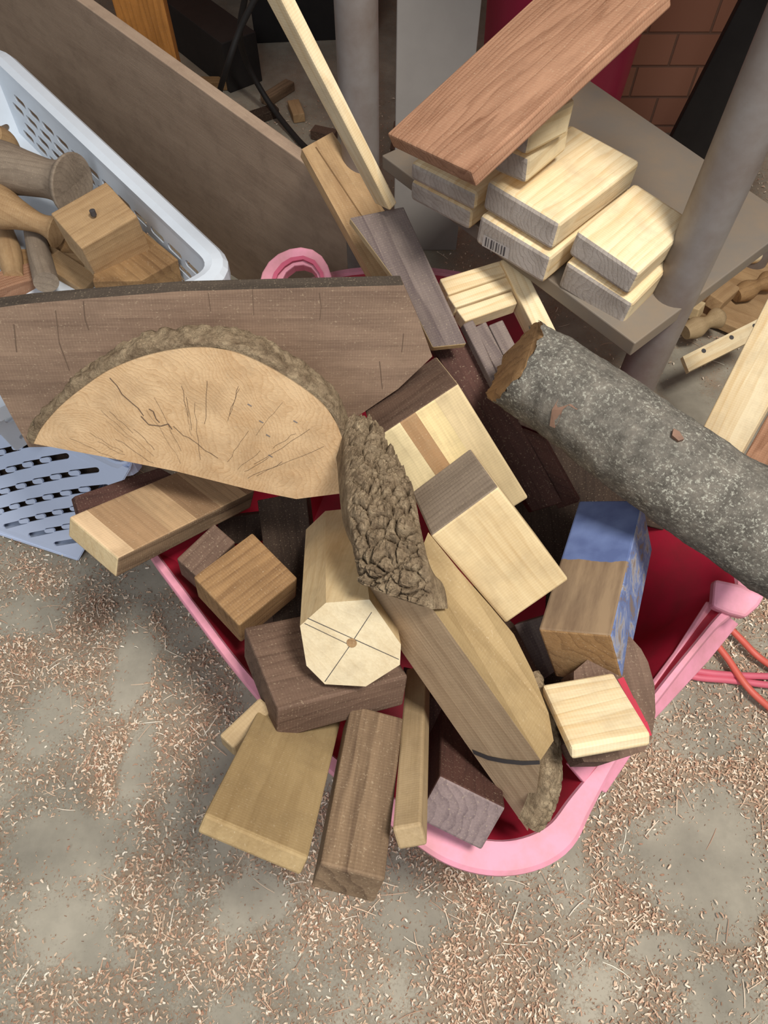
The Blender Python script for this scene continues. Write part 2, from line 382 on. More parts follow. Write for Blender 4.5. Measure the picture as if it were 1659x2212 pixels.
def brick():
    m,nt,b=nm('brick'); lk=nt.links; tc=N(nt,'ShaderNodeTexCoord'); mp=N(nt,'ShaderNodeMapping'); lk.new(tc.outputs['Object'],mp.inputs[0]); mp.inputs['Rotation'].default_value=(math.radians(90),0,0)
    bt=N(nt,'ShaderNodeTexBrick'); lk.new(mp.outputs[0],bt.inputs['Vector']); bt.inputs['Scale'].default_value=3.6
    bt.inputs['Color1'].default_value=C(206,146,114); bt.inputs['Color2'].default_value=C(182,124,96); bt.inputs['Mortar'].default_value=C(150,112,90); bt.inputs['Mortar Size'].default_value=.012; bt.inputs['Mortar Smooth'].default_value=.6
    lk.new(bt.outputs['Color'],b.inputs['Base Color']); b.inputs['Roughness'].default_value=.9
    bp=N(nt,'ShaderNodeBump'); bp.inputs['Distance'].default_value=.01; bp.inputs['Strength'].default_value=.6; lk.new(bt.outputs['Fac'],bp.inputs['Height']); bp.invert=True; lk.new(bp.outputs[0],b.inputs['Normal'])
    return m
bk_=brick()
mk('wall_back',[(-2,2.45,0),(2.2,2.45,0),(2.2,2.45,1.7),(-2,2.45,1.7)],[(0,1,2,3)],bk_,kind='structure')
mk('wall_right',[(.5,1.74,0),(2.2,1.74,0),(2.2,1.74,1.7),(.5,1.74,1.7),(.5,2.44,0),(2.2,2.44,0),(2.2,2.44,1.7),(.5,2.44,1.7)],[(0,1,2,3),(4,5,6,7),(0,4,7,3),(1,5,6,2),(3,2,6,7)],bk_,kind='structure')
# ================================================================ TUB
pink=plain('pink_plastic',C(226,150,170),.6,.06,26,dirt=C(184,128,124)); red=plain('red_plastic',C(184,34,60),.45,.12,16,dirt=C(130,50,52))
rimpx=[(338,1190,.010),(430,1312,.010),(520,1430,.010),(640,1560,.012),(780,1675,.016),(925,1762,.026),(1010,1802,.029),(1100,1812,.029),(1180,1782,.028),(1235,1715,.022),(1330,1600,.010),(1440,1460,.008),(1530,1350,.008),(1590,1270,.014),(1560,1180,.012),(1480,1060,.012),(1350,885,.010),(1225,760,.010),(1100,640,.012),(960,592,.012),(760,590,.012),(620,640,.012),(540,760,.012),(470,900,.012),(395,1070,.010)]
rim=np.array([P(u,v,.28) for u,v,_ in rimpx]); lw=np.array([w for *_,w in rimpx])
rc=catmull(np.vstack([np.hstack([rim,lw[:,None]]),np.append(rim[0],lw[0])]),151)[:-1]; k=len(rc)
cen=rc[:,:3].mean(0); tng=np.roll(rc[:,:3],-1,0)-np.roll(rc[:,:3],1,0); nrm=np.cross(tng,[0,0,1.]); nrm/=np.linalg.norm(nrm,axis=1)[:,None]
if ((rc[:,:3]-cen)*nrm).sum()<0: nrm=-nrm
def ringz(off,z,s=1.0):
    q=cen+(rc[:,:3]-cen)*s+nrm*(np.asarray(off).reshape(-1,1)); q[:,2]=z; return q
w_=rc[:,3]
rings=[ringz(0,.012,.70),ringz(0,.10,.78),ringz(-.004,.255,.97),ringz(0,.276,1),ringz(.002,.280,1),ringz(w_*.9,.280,1),ringz(w_+.001,.277,1),ringz(w_+.001,.270,1),ringz(w_-.002,.270,1),ringz(w_*.8,.276,1),ringz(.003,.274,1),ringz(0,.25,.972),ringz(0,.095,.785),ringz(0,.0,.705)]
V=np.vstack(rings); F=[];fm=[]
for i in range(len(rings)-1):
    for j in range(k):
        F.append((i*k+j,i*k+(j+1)%k,(i+1)*k+(j+1)%k,(i+1)*k+j)); fm.append(1 if i<3 else 0)
F.append(tuple(range(k))); fm.append(1); F.append(tuple((len(rings)-1)*k+j for j in range(k))); fm.append(0)
tub=mk('plastic_tub',V,F,[pink,red],None,fm,'faded pink plastic tub with red inside, heaped with wood offcuts','tub',smooth=.6)
pl=[(1500,1330,.275),(1300,1650,.275),(1590,1350,.225)]
prism('rim_flange','broad pink side flange of the tub',None,[(1535,1300),(1597,1348),(1530,1430),(1410,1560),(1345,1662),(1310,1714),(1262,1690),(1230,1652),(1300,1620),(1375,1530),(1465,1410)],pl,.006,[pink],parent=tub)
prism('handle','pink moulded handle tab',None,[(1545,1250),(1600,1262),(1655,1285),(1640,1310),(1612,1335),(1575,1325),(1540,1310)],[(1560,1250,.30),(1650,1285,.30),(1612,1335,.29)],.02,[pink],parent=tub,bevel=.004)
oa=[(560,612),(566,588),(580,565),(600,548),(625,537),(650,533),(675,538),(695,552),(708,572),(716,595),(718,612)]; ia=[(690,612),(684,592),(672,578),(655,572),(636,574),(618,588),(606,612)]
prism('handle','pink looped strap handle',None,oa+ia,[(560,612,.31),(718,612,.31),(650,534,.335)],.022,[pink],parent=tub,bevel=.002)
prism('handle_ridge',None,None,[(585,612),(592,588),(608,568),(628,556),(655,552),(680,562),(698,588),(703,612),(696,612),(690,590),(676,570),(655,560),(632,564),(615,575),(600,592),(593,612)],[(560,612,.3145),(718,612,.3145),(650,534,.3395)],.004,[plain('dark_pink',C(196,84,112),.5,.06)],parent=tub,bevel=0)
# ---------------------------------------------------------------- sawdust & shavings
tubpoly=[(p[0],p[1]) for p in (cen+(rc[::3,:3]-cen)*.72)]
def intub(x,y):
    c=False; n=len(tubpoly); j=n-1
    for i in range(n):
        xi,yi=tubpoly[i]; xj,yj=tubpoly[j]
        if (yi>y)!=(yj>y) and x<(xj-xi)*(y-yi)/(yj-yi)+xi: c=not c
        j=i
    return c
def shavings():
    M=105000; V=[];F=[]; cnt=0; fm=[]
    while cnt<M:
        far=random.random()<.08
        if far: x=random.uniform(-.7,1.0); y=random.uniform(.9,1.9)
        else: x=random.uniform(-.75,.85); y=random.uniform(-.12,.7)
        big=random.random(); dd=dens(x,y)
        if random.random()>dd**(1.2 if big<.62 else 1.9) or intub(x,y): continue
        cnt+=1
        a=random.uniform(0,6.283)
        if big<.62: L=random.uniform(.0010,.0036); w=random.uniform(.0005,.0015); k=1; cv=0
        elif big<.985: L=random.uniform(.0026,.0072); w=random.uniform(.0009,.0024); k=3; cv=random.uniform(-2.2,2.2)
        else: L=random.uniform(.012,.035); w=random.uniform(.0006,.0011); k=3; cv=random.uniform(-.5,.5)
        h=random.uniform(0,.003) if k>1 else 0; tw=random.uniform(-1.1,1.1)
        b0=len(V); px,py=x,y; z0=.0006+random.random()*(.004 if k>1 else .001)
        for i in range(k+1):
            s=i/k; ang=a+cv*(s-.5)
            if i: px+=math.cos(ang)*L/k; py+=math.sin(ang)*L/k
            nx_,ny_=-math.sin(ang),math.cos(ang); zz=z0+h*math.sin(math.pi*s); t=tw*w*.5; ww=w*(1 if 0<i<k else .7)
            V.append((px+nx_*ww/2,py+ny_*ww/2,zz+abs(t))); V.append((px-nx_*ww/2,py-ny_*ww/2,zz))
        for i in range(k): F.append((b0+2*i,b0+2*i+1,b0+2*i+3,b0+2*i+2)); fm.append(0 if k==1 else 1)
    def cm(name,st):
        m,nt,b=nm(name); g=N(nt,'ShaderNodeNewGeometry')
        r=ramp(nt,st); nt.links.new(g.outputs['Random Per Island'],r.inputs[0])
        nt.links.new(r.outputs[0],b.inputs['Base Color']); b.inputs['Roughness'].default_value=.8; return m
    ma=cm('fine_sawdust',[(0,C(128,92,70)),(.5,C(170,132,104)),(.8,C(204,172,142)),(1,C(228,206,180))])
    mb=cm('pale_shavings',[(0,C(168,126,102)),(.25,C(202,164,136)),(.5,C(222,192,162)),(.75,C(236,216,190)),(1,C(246,236,216))])
    me=bpy.data.meshes.new('wood_shavings'); me.from_pydata(V,[],F); me.materials.append(ma); me.materials.append(mb); me.polygons.foreach_set('material_index',fm)
    o=bpy.data.objects.new('wood_shavings',me); S.collection.objects.link(o); o['label']='pale and reddish planer shavings scattered over the concrete floor'; o['category']='wood shavings'; o['kind']='stuff'
shavings()
# ================================================================ WOOD PILE
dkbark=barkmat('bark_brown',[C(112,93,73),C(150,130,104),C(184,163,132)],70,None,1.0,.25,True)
dark=plain('pencil',C(104,84,68),.9); graph=plain('graphite',C(70,66,66),.7); bluish=plain('ink',C(130,126,126),.8)
slab,sf,sn,se=prism('walnut_slab','thick weathered walnut slab with cracked dusty face','wood slab',
 [(-60,672),(60,656),(200,644),(390,629),(640,622),(872,616),(905,690),(934,770),(860,840),(735,925),(400,960),(62,966),(20,890),(-60,740)],
 [(100,950,.405),(872,616,.53),(100,650,.55)],.022,[wood('slab','x'),wood('slabtop','x'),dark],grain=((0,900),(800,880)),sidem={0:1,1:1,2:1,3:1,4:1},
 marks=[([(180,650),(184,690),(192,712)],.0010,2),([(690,632),(694,662),(691,690)],.0006,2),([(872,720),(868,760)],.0008,2),([(120,670),(128,740),(150,800)],.0008,2),([(30,700),(36,760)],.0012,2),([(545,625),(548,680)],.0005,2),([(820,780),(826,840)],.0008,2),([(450,632),(455,672)],.0005,2)])
slc_pl=[(100,960,.43),(430,745,.56),(735,1060,.40)]
arc=[(70,958),(88,922),(125,878),(175,836),(240,793),(330,760),(430,746),(520,760),(620,810),(700,870),(737,930),(752,1000),(736,1066)]
rng=random.Random(4)
def wig(a,b,n=5,am=5): return [(a[0]+(b[0]-a[0])*i/n+rng.uniform(-am,am),a[1]+(b[1]-a[1])*i/n+rng.uniform(-am,am)) for i in range(n+1)]
cr=[(wig((240,820),(310,900)),.0009,1),(wig((310,905),(375,925),4,8),.0011,1),(wig((320,880),(345,915),3,4),.0010,1),(wig((375,925),(470,990),6,6),.0006,1)]
O_=(440,1075)
for _ in range(40):
    a=math.radians(rng.uniform(14,168)); r0=rng.uniform(80,190); r1=r0+rng.uniform(50,140); dx,dy=math.cos(a),-math.sin(a)
    e=(O_[0]+dx*r1*1.25,O_[1]+dy*r1)
    if e[1]<800+abs(e[0]-430)*.35 or e[0]>720 or e[0]<110 or e[1]>1010-.12*abs(e[0]-600): continue
    cr.append((wig((O_[0]+dx*r0*1.25,O_[1]+dy*r0),e,6,2),rng.uniform(.00018,.0004),1))
for p in [(535,872),(560,908),(575,938),(634,908),(580,982)]: cr.append(([p,(p[0]+9,p[1]+5)],.0012,2))
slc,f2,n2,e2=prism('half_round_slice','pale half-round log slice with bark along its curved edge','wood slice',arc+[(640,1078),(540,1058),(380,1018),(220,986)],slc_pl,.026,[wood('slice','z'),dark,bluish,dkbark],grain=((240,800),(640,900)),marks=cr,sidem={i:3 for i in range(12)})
A=catmull([f2(*p) for p in arc],150); cc=f2(400,1020); V=[];F=[];cols=14
for i,q in enumerate(A):
    o=(q-cc); o/=np.linalg.norm(o); s_=i/149; tk=(1.0 if s_<.55 else max(.25,1-(s_-.55)*2.2))*(.8+.5*noise.noise(Vector((s_*9,0,0))))
    for j in range(cols):
        s=j/(cols-1); p=q-n2*(-.0006+.027*s); v1=noise.voronoi(Vector(p*70))[0]
        d=(.0015+.004*min(1,(v1[1]-v1[0])*3)+.0022*(1+noise.fractal(Vector(p*90),.8,2,5))+.002*math.sin(math.pi*s))*tk
        if j in(0,cols-1): d*=.6
        V.append(p+o*(d+.0005))
    V.append(q-n2*.026-o*.003); V.append(q+n2*.0006-o*.001)
cw=cols+2
for i in range(149):
    for j in range(cw): F.append((i*cw+j,i*cw+(j+1)%cw,(i+1)*cw+(j+1)%cw,(i+1)*cw+j))
F+=[tuple(range(cw)),tuple(149*cw+j for j in range(cw))]
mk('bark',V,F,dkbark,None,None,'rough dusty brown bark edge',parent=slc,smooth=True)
B=box
lam=[(0,C(206,178,142)),(.2,C(160,130,98)),(.38,C(178,148,112)),(.52,C(138,110,82)),(.66,C(168,140,106)),(.82,C(128,100,74))]
B('laminated_board','striped laminated hardwood board with darker zebra edge','wood board',dict(O=(262,1208),A=(160,1120),B=(560,1052),AB=(440,990),C=(232,1247),AC=(148,1155),BC=(548,1102)),.39,
  mats=[wood('tan','x',('y',.26,lam)),wood('walnutl','y'),wood('maple','y')],fm=[0,0,2,0,1,0])
prism('dark_offcut','dark brown thin wood offcut under the laminated board','wood offcut',[(160,1072),(345,1010),(400,1040),(172,1115)],[(160,1072,.37),(345,1010,.33),(172,1115,.36)],.012,[wood('redwood','x')],grain=((160,1072),(345,1010)))
B('grey_brown_block','small grey-brown wood block at the tub edge','wood block',dict(O=(425,1252),A=(385,1205),B=(512,1165),AB=(458,1135),C=(432,1285),AC=(392,1235)),.33,'walnut')
B('orange_brown_block','orange-brown wood block with flame grain','wood block',dict(O=(515,1350),A=(416,1248),B=(645,1252),AB=(545,1147),C=(522,1385),AC=(426,1290),BC=(640,1290)),.35,'oak')
B('walnut_block','dark walnut block under the chamfered blank','wood block',dict(O=(600,1535),A=(875,1465),B=(517,1350),C=(605,1592),AC=(872,1525),BC=(527,1425),AB=(790,1300)),.40,'walnut')
B('yellow_brown_board','wide yellow-brown board sticking out of the tub','wood board',dict(O=(664,1860),A=(742,1540),B=(428,1745),AB=(575,1500),C=(645,1900),BC=(445,1800)),.47,'yellowwood',grain='x')
B('walnut_stick','long walnut stick with dark streaks','wood stick',dict(O=(692,1862),A=(832,1905),B=(762,1545),AB=(875,1528),C=(673,1905),AC=(806,1962),BC=(735,1570)),.42,'walnutl',grain='y')
B('pale_stick','pale narrow square stick','wood stick',dict(O=(848,1790),A=(914,1778),B=(870,1440),AB=(928,1440),C=(866,1848),AC=(912,1818)),.42,'poplar',grain='y')
B('redwood_block','dark red-brown block with grey sawn end','wood block',dict(O=(945,1672),A=(1088,1745),C=(915,1772),AC=(1036,1840),B=(950,1500),AB=(1075,1575)),.35,
  mats=[wood('redwood','y'),wood('endpurple','y')],fm=[0,0,1,1,0,0])
B('small_offcut','small tan offcut poking from under the board','wood offcut',dict(O=(476,1590),A=(502,1612),B=(560,1495),AB=(590,1540),C=(480,1610),AC=(505,1635)),.37,'poplar',fixc=.02)
st=[(0,C(220,202,158)),(.33,C(160,126,90)),(.5,C(216,194,144)),(.7,C(206,184,142))]
B('laminated_block','glued maple and walnut block with dark end','wood block',dict(O=(808,948),A=(988,830),B=(968,1180),AB=(1145,1078),C=(785,878),AC=(940,767)),.44,
  mats=[wood('maple','y',('x',.11,st)),wood('walnut','x')],fm=[0,0,1,1,0,0])
B('maple_block','pale maple block with greyish brown end','wood block',dict(O=(925,1160),A=(1080,1050),B=(1110,1365),AB=(1205,1240),C=(888,1060),AC=(1025,965)),.48,
  mats=[wood('maple','y'),wood('endgrey','x')],fm=[0,0,1,1,0,0])
def tapemat():
    m,nt,b=nm('blue_taped_wood'); lk=nt.links; tc=N(nt,'ShaderNodeTexCoord'); s=N(nt,'ShaderNodeSeparateXYZ'); lk.new(tc.outputs['Object'],s.inputs[0])
    n=N(nt,'ShaderNodeTexNoise',i_Scale=45.0,i_Detail=5.0); lk.new(tc.outputs['Object'],n.inputs['Vector'])
    mp=N(nt,'ShaderNodeMapping'); lk.new(tc.outputs['Object'],mp.inputs[0]); mp.inputs['Scale'].default_value=(60,9,60)
    n3=N(nt,'ShaderNodeTexNoise',i_Scale=1.0,i_Detail=7.0,i_Roughness=.65); lk.new(mp.outputs[0],n3.inputs['Vector'])
    f=math_(nt,'ADD',math_(nt,'MULTIPLY',s.outputs[1],40.0),math_(nt,'MULTIPLY_ADD',n.outputs['Fac'],.5,-.25))
    r=ramp(nt,[(.02,(0,0,0,1)),(.05,(1,1,1,1))]); lk.new(f,r.inputs[0])
    w=ramp(nt,[(.35,C(144,120,92)),(.65,C(106,84,64))]); lk.new(n3.outputs['Fac'],w.inputs[0])
    bl=ramp(nt,[(.35,C(98,114,156)),(.65,C(80,94,136))]); lk.new(n.outputs['Fac'],bl.inputs[0])
    lk.new(mix(nt,r.outputs[0],w.outputs[0],bl.outputs[0]),b.inputs['Base Color']); b.inputs['Roughness'].default_value=.75; return m
def bluepatch():
    m,nt,b=nm('blue_paint_patches'); lk=nt.links; tc=N(nt,'ShaderNodeTexCoord')
    n=N(nt,'ShaderNodeTexNoise',i_Scale=34.0,i_Detail=10.0,i_Roughness=.7,i_Distortion=.6); lk.new(tc.outputs['Object'],n.inputs['Vector'])
    r=ramp(nt,[(.40,C(126,110,100)),(.44,C(96,112,156)),(.52,C(120,134,172)),(.56,C(160,158,164)),(.64,C(134,116,102))]); lk.new(n.outputs['Fac'],r.inputs[0])
    lk.new(r.outputs[0],b.inputs['Base Color']); b.inputs['Roughness'].default_value=.7; return m
B('taped_block','brown wood block wrapped in blue tape with flaking blue paint','wood block',dict(O=(1325,1362),A=(1166,1378),B=(1368,1105),AB=(1258,1048),C=(1352,1465),AC=(1186,1472),BC=(1425,1195)),.42,
  mats=[tapemat(),bluepatch(),wood('oak','y')],fm=[0,0,2,0,1,0])
pc=B('pale_cube','pale rough-cut softwood block with small nail holes','wood block',dict(O=(1232,1612),A=(1405,1588),B=(1166,1483),AB=(1328,1446),C=(1240,1640),AC=(1404,1615)),.42,'pine',grain='x',bevel=.003)
prism('gnarled_offcut','brown gnarled offcut with red paint streak beneath the pale block','wood offcut',[(1335,1368),(1362,1376),(1385,1402),(1400,1430),(1414,1480),(1416,1540),(1408,1595),(1392,1622),(1320,1645),(1262,1646),(1235,1600),(1240,1450)],[(1335,1368,.37),(1410,1590,.36),(1262,1646,.37)],.03,[wood('walnut','x'),red],marks=[([(1340,1465),(1364,1512),(1390,1560),(1402,1590)],.007,1)],grain=((1335,1368),(1400,1590)))
opl=[(745,1483,.395),(745,1293,.46),(650,1380,.425)]
of,on=planefn(opl); far=P(745,1172,.30); vec=far-of(760,1390)
prism('chamfered_blank','pale square turning blank with chamfered corners and pencil cross','turning blank',[(648,1352),(704,1302),(798,1295),(866,1392),(864,1436),(790,1483),(702,1478),(662,1438)],opl,.1,[wood('maple','z'),graph,wood('tan','x'),wood('endmaple','z')],vec=vec,grain=((650,1380),(868,1400)),fmcap=(3,0),
 marks=[([(665,1335),(760,1378),(862,1424)],.0007,1),([(658,1346),(750,1390)],.0006,1),([(702,1472),(752,1400),(803,1322)],.0007,1)],dots=[(760,1388,.0045,2)])
# -- live edge wedge
ff_,fn_=planefn([(935,1316,.480),(1168,1642,.405),(790,1262,.445)])
tf_,tn_=planefn([(935,1316,.480),(1168,1642,.405),(1085,1330,.425)])
front=[(782,1258),(870,1410),(1000,1597),(1140,1795),(1158,1720),(1168,1642),(935,1316)]
e0=ff_(935,1316); e1=ff_(1168,1642)
rp=[(1196,1600),(1185,1540),(1150,1450),(1110,1370),(1060,1310),(990,1230),(925,1150)]
V=[ff_(*p) for p in front]+[P(905,1200,.47)]+[tf_(*p) for p in rp]
nv=len(V); cz=np.mean(V,0); aw=(cz-CAM)/np.linalg.norm(cz-CAM)
V=V+[v+(cz-v)*.12+aw*.04 for v in V]
outline=[0,1,2,3,4,5]+list(range(8,8+len(rp)))+[7]
F=[tuple([6,0,1,2,3,4,5]),tuple([6,5]+list(range(8,8+len(rp)))+[7]),(6,7,0)]
for i in range(len(outline)):
    a,b=outline[i],outline[(i+1)%len(outline)]; F.append((a,b,b+nv,a+nv))
F.append(tuple(i+nv for i in outline))
fr=frame_of(np.mean(V,0),e1-e0,fn_)
wd=mk('live_edge_wedge',V,F,[wood('wedge','x'),wood('yellowwood','x')],fr,[0,1,1]+[0]*(len(F)-3),'long sawn wedge of log with thick furrowed bark','wood wedge')
ribbon('bark','thick furrowed brown bark',[(740,925,.47),(744,1000,.485),(749,1090,.493),(762,1180,.490),(781,1258,.476)],[(795,925,.46),(846,985,.47),(890,1060,.48),(908,1140,.495),(928,1230,.500),(938,1316,.492)],.012,.03,.011,dkbark,wd,rows=260,cols=100,freq=80)
ribbon('bark','bark strip along the lower edge',[(1155,1450,.37),(1188,1560,.37),(1180,1645,.375),(1166,1720,.360),(1144,1790,.345)],[(1160,1450,.36),(1198,1560,.35),(1212,1680,.355),(1197,1750,.345),(1165,1797,.335)],.002,.015,.003,dkbark,wd,rows=80,cols=20,freq=110)
Q=[(1020,1618),(1055,1632),(1090,1639),(1130,1643),(1166,1642),(1167,1650),(1130,1652),(1090,1648),(1055,1641),(1024,1628)]
mk('pencil_line',[ff_(*p)+fn_*.0006 for p in Q],[tuple(range(len(Q)))],graph,None,None,'dark marker line across the wedge',parent=wd)
# -- log
gl=barkmat('bark_grey',[C(76,72,66),C(104,99,91),C(128,121,110)],60,C(172,170,156),.5,.2)
lp=[]
for u,v,z,r in [(1112,780,.47,.046),(1240,862,.472,.046),(1400,978,.465,.047),(1550,1082,.455,.0485),(1760,1215,.44,.050)]:
    q=P(u,v,z); lp.append(list(q)+[r])
tc_=CAM-np.array(lp[0][:3]); tc_/=np.linalg.norm(tc_)
lg,_=tube('log','grey bark-covered log resting across the tub','log',lp,[gl,wood('oak','x')],n=160,seg=64,rough=.0022,rfreq=34,shear=(.72,tc_),fmend=1)
for pts in ([(1187,920),(1192,885),(1206,862),(1222,850),(1235,846),(1252,860),(1262,880),(1245,885),(1228,875),(1215,885),(1207,912),(1198,925)],[(1455,925),(1468,932),(1478,948),(1466,952),(1452,940)]):
    V=[];A0=np.array(lp[0][:3]);A1=np.array(lp[2][:3]); ax=(A1-A0)/np.linalg.norm(A1-A0)
    for (u,v) in pts:
        r=ray(u,v); w=CAM-A0; rp_=r-ax*(r@ax); wp=w-ax*(w@ax); a_=rp_@rp_; b_=2*rp_@wp; c_=wp@wp-.0498**2; dsc=b_*b_-4*a_*c_
        t=(-b_-math.sqrt(max(dsc,0)))/(2*a_); V.append(CAM+r*t)
    n_=len(V); V+= [v-(v-A0-ax*((v-A0)@ax))*.1 for v in V]
    mk('bark_scar',V,[tuple(range(n_))]+[(i,(i+1)%n_,(i+1)%n_+n_,i+n_) for i in range(n_)],plain('scar',C(128,98,80),.8,.15,80),None,None,'exposed reddish brown inner bark',parent=lg)
# ---- deep fill: filler offcuts, mostly dark ones added for shade in the gaps
def deep(px,z,sp,lb='filler offcut deep in the tub, added mostly for shade'):
    prism('filler_offcut',lb,'wood offcut',px,[(px[0][0],px[0][1],z),(px[1][0],px[1][1],z+.015),(px[2][0],px[2][1],z-.01)],.02,[wood(sp,'x')],grain=(px[0],px[-1]),group='filler offcuts deep in the tub, mostly for shade')
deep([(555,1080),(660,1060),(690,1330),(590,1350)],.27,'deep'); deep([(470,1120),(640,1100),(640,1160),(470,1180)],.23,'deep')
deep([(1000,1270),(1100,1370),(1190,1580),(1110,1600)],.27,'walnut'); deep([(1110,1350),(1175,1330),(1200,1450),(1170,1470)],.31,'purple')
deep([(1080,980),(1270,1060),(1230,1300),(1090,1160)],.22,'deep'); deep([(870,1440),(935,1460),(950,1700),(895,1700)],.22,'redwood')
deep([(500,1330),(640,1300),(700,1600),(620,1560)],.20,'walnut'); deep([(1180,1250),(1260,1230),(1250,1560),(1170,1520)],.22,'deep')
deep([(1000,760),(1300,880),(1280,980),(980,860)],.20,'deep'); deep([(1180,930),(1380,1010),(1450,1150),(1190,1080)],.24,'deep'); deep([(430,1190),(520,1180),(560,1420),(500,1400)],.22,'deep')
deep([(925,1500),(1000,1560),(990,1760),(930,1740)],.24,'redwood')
# ================================================================ BOARDS BEHIND
B('square_stick','long pale square stick leaning upward','wood stick',dict(O=(836,450),A=(815,446),B=(604,-5),AB=(566,-5),C=(861,438),BC=(642,-5)),.50,'pine',grain='y',zc=dict(B=.72),ext={'b':(0,1.25)})
prism('tan_board','tan grooved board leaning beside the sticks','wood board',[(652,322),(718,285),(900,560),(845,640),(800,592)],[(652,322,.44),(718,285,.44),(845,640,.36)],.014,[wood('tan','x'),plain('groove',C(120,90,56),.8)],grain=((652,322),(800,590)),marks=[([(682,318),(860,585)],.002,1)])
prism('purple_brown_board','thin purplish walnut board with pale edge','wood board',[(755,470),(872,446),(1008,742),(935,750),(880,640)],[(755,470,.49),(872,446,.49),(1008,742,.42)],.012,[wood('purple','x'),wood('maple','x')],grain=((872,446),(1008,742)),fmcap=(0,1))
prism('pine_block','light pine block with knotty edge','wood block',[(1080,562),(1120,550),(1212,735),(1172,745)],[(1080,562,.41),(1120,550,.412),(1212,735,.38)],.035,[wood('pine','x')],grain=((1120,550),(1212,735)))
for (a,b,c,d,z) in [((950,602),(1082,562),(1098,592),(968,636),.405),((968,640),(1096,597),(1108,622),(984,664),.398),((986,668),(1106,628),(1118,655),(1005,694),.392)]:
    prism('pine_strip','narrow pale pine strip stacked beside the walnut board','wood strip',[a,b,c,d],[(*a,z),(*b,z),(*c,z-.004)],.02,[wood('pine','x')],grain=(a,b),group='pine strips')
for i,(a,b_) in enumerate([((1000,700),(1022,690)),((1026,706),(1050,694)),((1056,702),(1086,690))]):
    prism('moulding_strip','narrow reddish grey moulding strip','moulding strip',[a,b_,(b_[0]+66,b_[1]+130),(a[0]+66,a[1]+132)],[(a[0],a[1],.415-.004*i),(b_[0],b_[1],.415-.004*i),(a[0]+70,a[1]+135,.38)],.012,[wood('purple','y')],group='moulding strips')
prism('dark_redwood_board','dark reddish brown board in the tub','wood board',[(930,745),(1030,738),(1215,1085),(1150,1105)],[(930,745,.39),(1030,738,.39),(1215,1085,.30)],.018,[wood('redwood','x')],grain=((1030,738),(1215,1085)))
prism('dark_strip','thin dark strip beside the log','wood strip',[(1125,930),(1175,950),(1250,1085),(1205,1100)],[(1125,930,.34),(1175,950,.34),(1250,1085,.29)],.012,[wood('redwood','x')])
# ================================================================ WORKBENCH + PINE STACK
galv=plain('galvanised',C(136,130,126),.5,.15,14,metal=.2,dirt=C(106,86,72)); shm=plain('shelf_steel',C(118,110,100),.6,.12,12,dirt=C(138,118,94))
L1=P(779,345,.42); L2=P(1385,800,.30); L1[2]=L2[2]=0
dv=(L2-L1)/np.linalg.norm(L2-L1); pv=np.array([-dv[1],dv[0],0])
if pv[1]<0: pv=-pv
q=[L1-dv*.45+pv*.1,L2+dv*.12+pv*.1,L2+dv*.12+pv*.75,L1-dv*.45+pv*.75]
V=[x+np.array([0,0,.97]) for x in q]+[x+np.array([0,0,1.0]) for x in q]
bench=mk('workbench',V,[(0,1,2,3),(4,5,6,7)]+[(i,(i+1)%4,(i+1)%4+4,i+4) for i in range(4)],wood('ply','x'),None,None,'steel-legged workbench with a lower shelf holding pine boards','workbench')
for q_ in (L1,L2,L1+pv*.7,L2+pv*.7):
    if q_[1]<1.7: tube('leg','dull galvanised steel tube leg',None,[[q_[0],q_[1],0,.026],[q_[0],q_[1],.97,.026]],[galv],n=6,seg=24,parent=bench)
prism('shelf','dusty grey steel shelf',None,[(825,335),(1372,742),(1720,480),(1240,150)],[(825,335,.43),(1372,742,.43),(1720,480,.43)],.02,[shm],parent=bench)
G2='pine boards stacked on the shelf'
def pb(cs,z,label='planed pine board with rounded edges and grey end',**k):
    return box('pine_board',label,'wood board',cs,z,mats=[wood('pine','y'),wood('pinegrey','y')],fm=[0,0,1,0,0,0],grain='y',bevel=.005,group=G2,zc=dict(A=z,B=z),zw=900,**k)
pb(dict(O=(1210,475),A=(1048,390),B=(1375,358),AB=(1240,262),C=(1195,552),AC=(1040,452),BC=(1365,400)),.52)
p2=pb(dict(O=(1190,556),A=(1038,462),B=(1365,412),C=(1170,618),AC=(1025,525),BC=(1345,465)),.48,'pine board with barcode sticker on its end')
inkm=plain('barcode_ink',C(70,66,68),.7)
me_=p2.data; MW=p2.matrix_world; pf=max(me_.polygons,key=lambda p_:(1 if p_.material_index==1 else 0))
vs=[np.array(MW@me_.vertices[i].co) for i in pf.vertices]; fn2=np.cross(vs[1]-vs[0],vs[2]-vs[0]); fn2/=np.linalg.norm(fn2)
if fn2@(CAM-vs[0])<0: fn2=-fn2
def onf(u,v):
    r=ray(u,v); return CAM+r*(((vs[0]-CAM)@fn2)/(r@fn2))+fn2*.0008
V=[onf(*p) for p in [(1046,506),(1102,536),(1098,560),(1042,530)]]; F=[(0,1,2,3)]; fm=[0]
for i in range(8):
    x=1051+i*5.6; y0=511+i*3.0; wd_=[2.6,1.4,3.4,1.6,2.8,1.4,2.2,3][i]; b0=len(V)
    V+=[onf(x,y0)+fn2*.0004,onf(x+wd_,y0+wd_*.54)+fn2*.0004,onf(x+wd_-3,y0+wd_*.54+19)+fn2*.0004,onf(x-3,y0+19)+fn2*.0004]; F.append((b0,b0+1,b0+2,b0+3)); fm.append(1)
mk('barcode_sticker',V,F,[plain('sticker',C(180,172,166),.6,.03),inkm],None,fm,'white sticker with black barcode',parent=p2)
pb(dict(O=(1030,420),A=(885,350),B=(1170,312),AB=(1030,250),C=(1020,456),AC=(888,388)),.505)
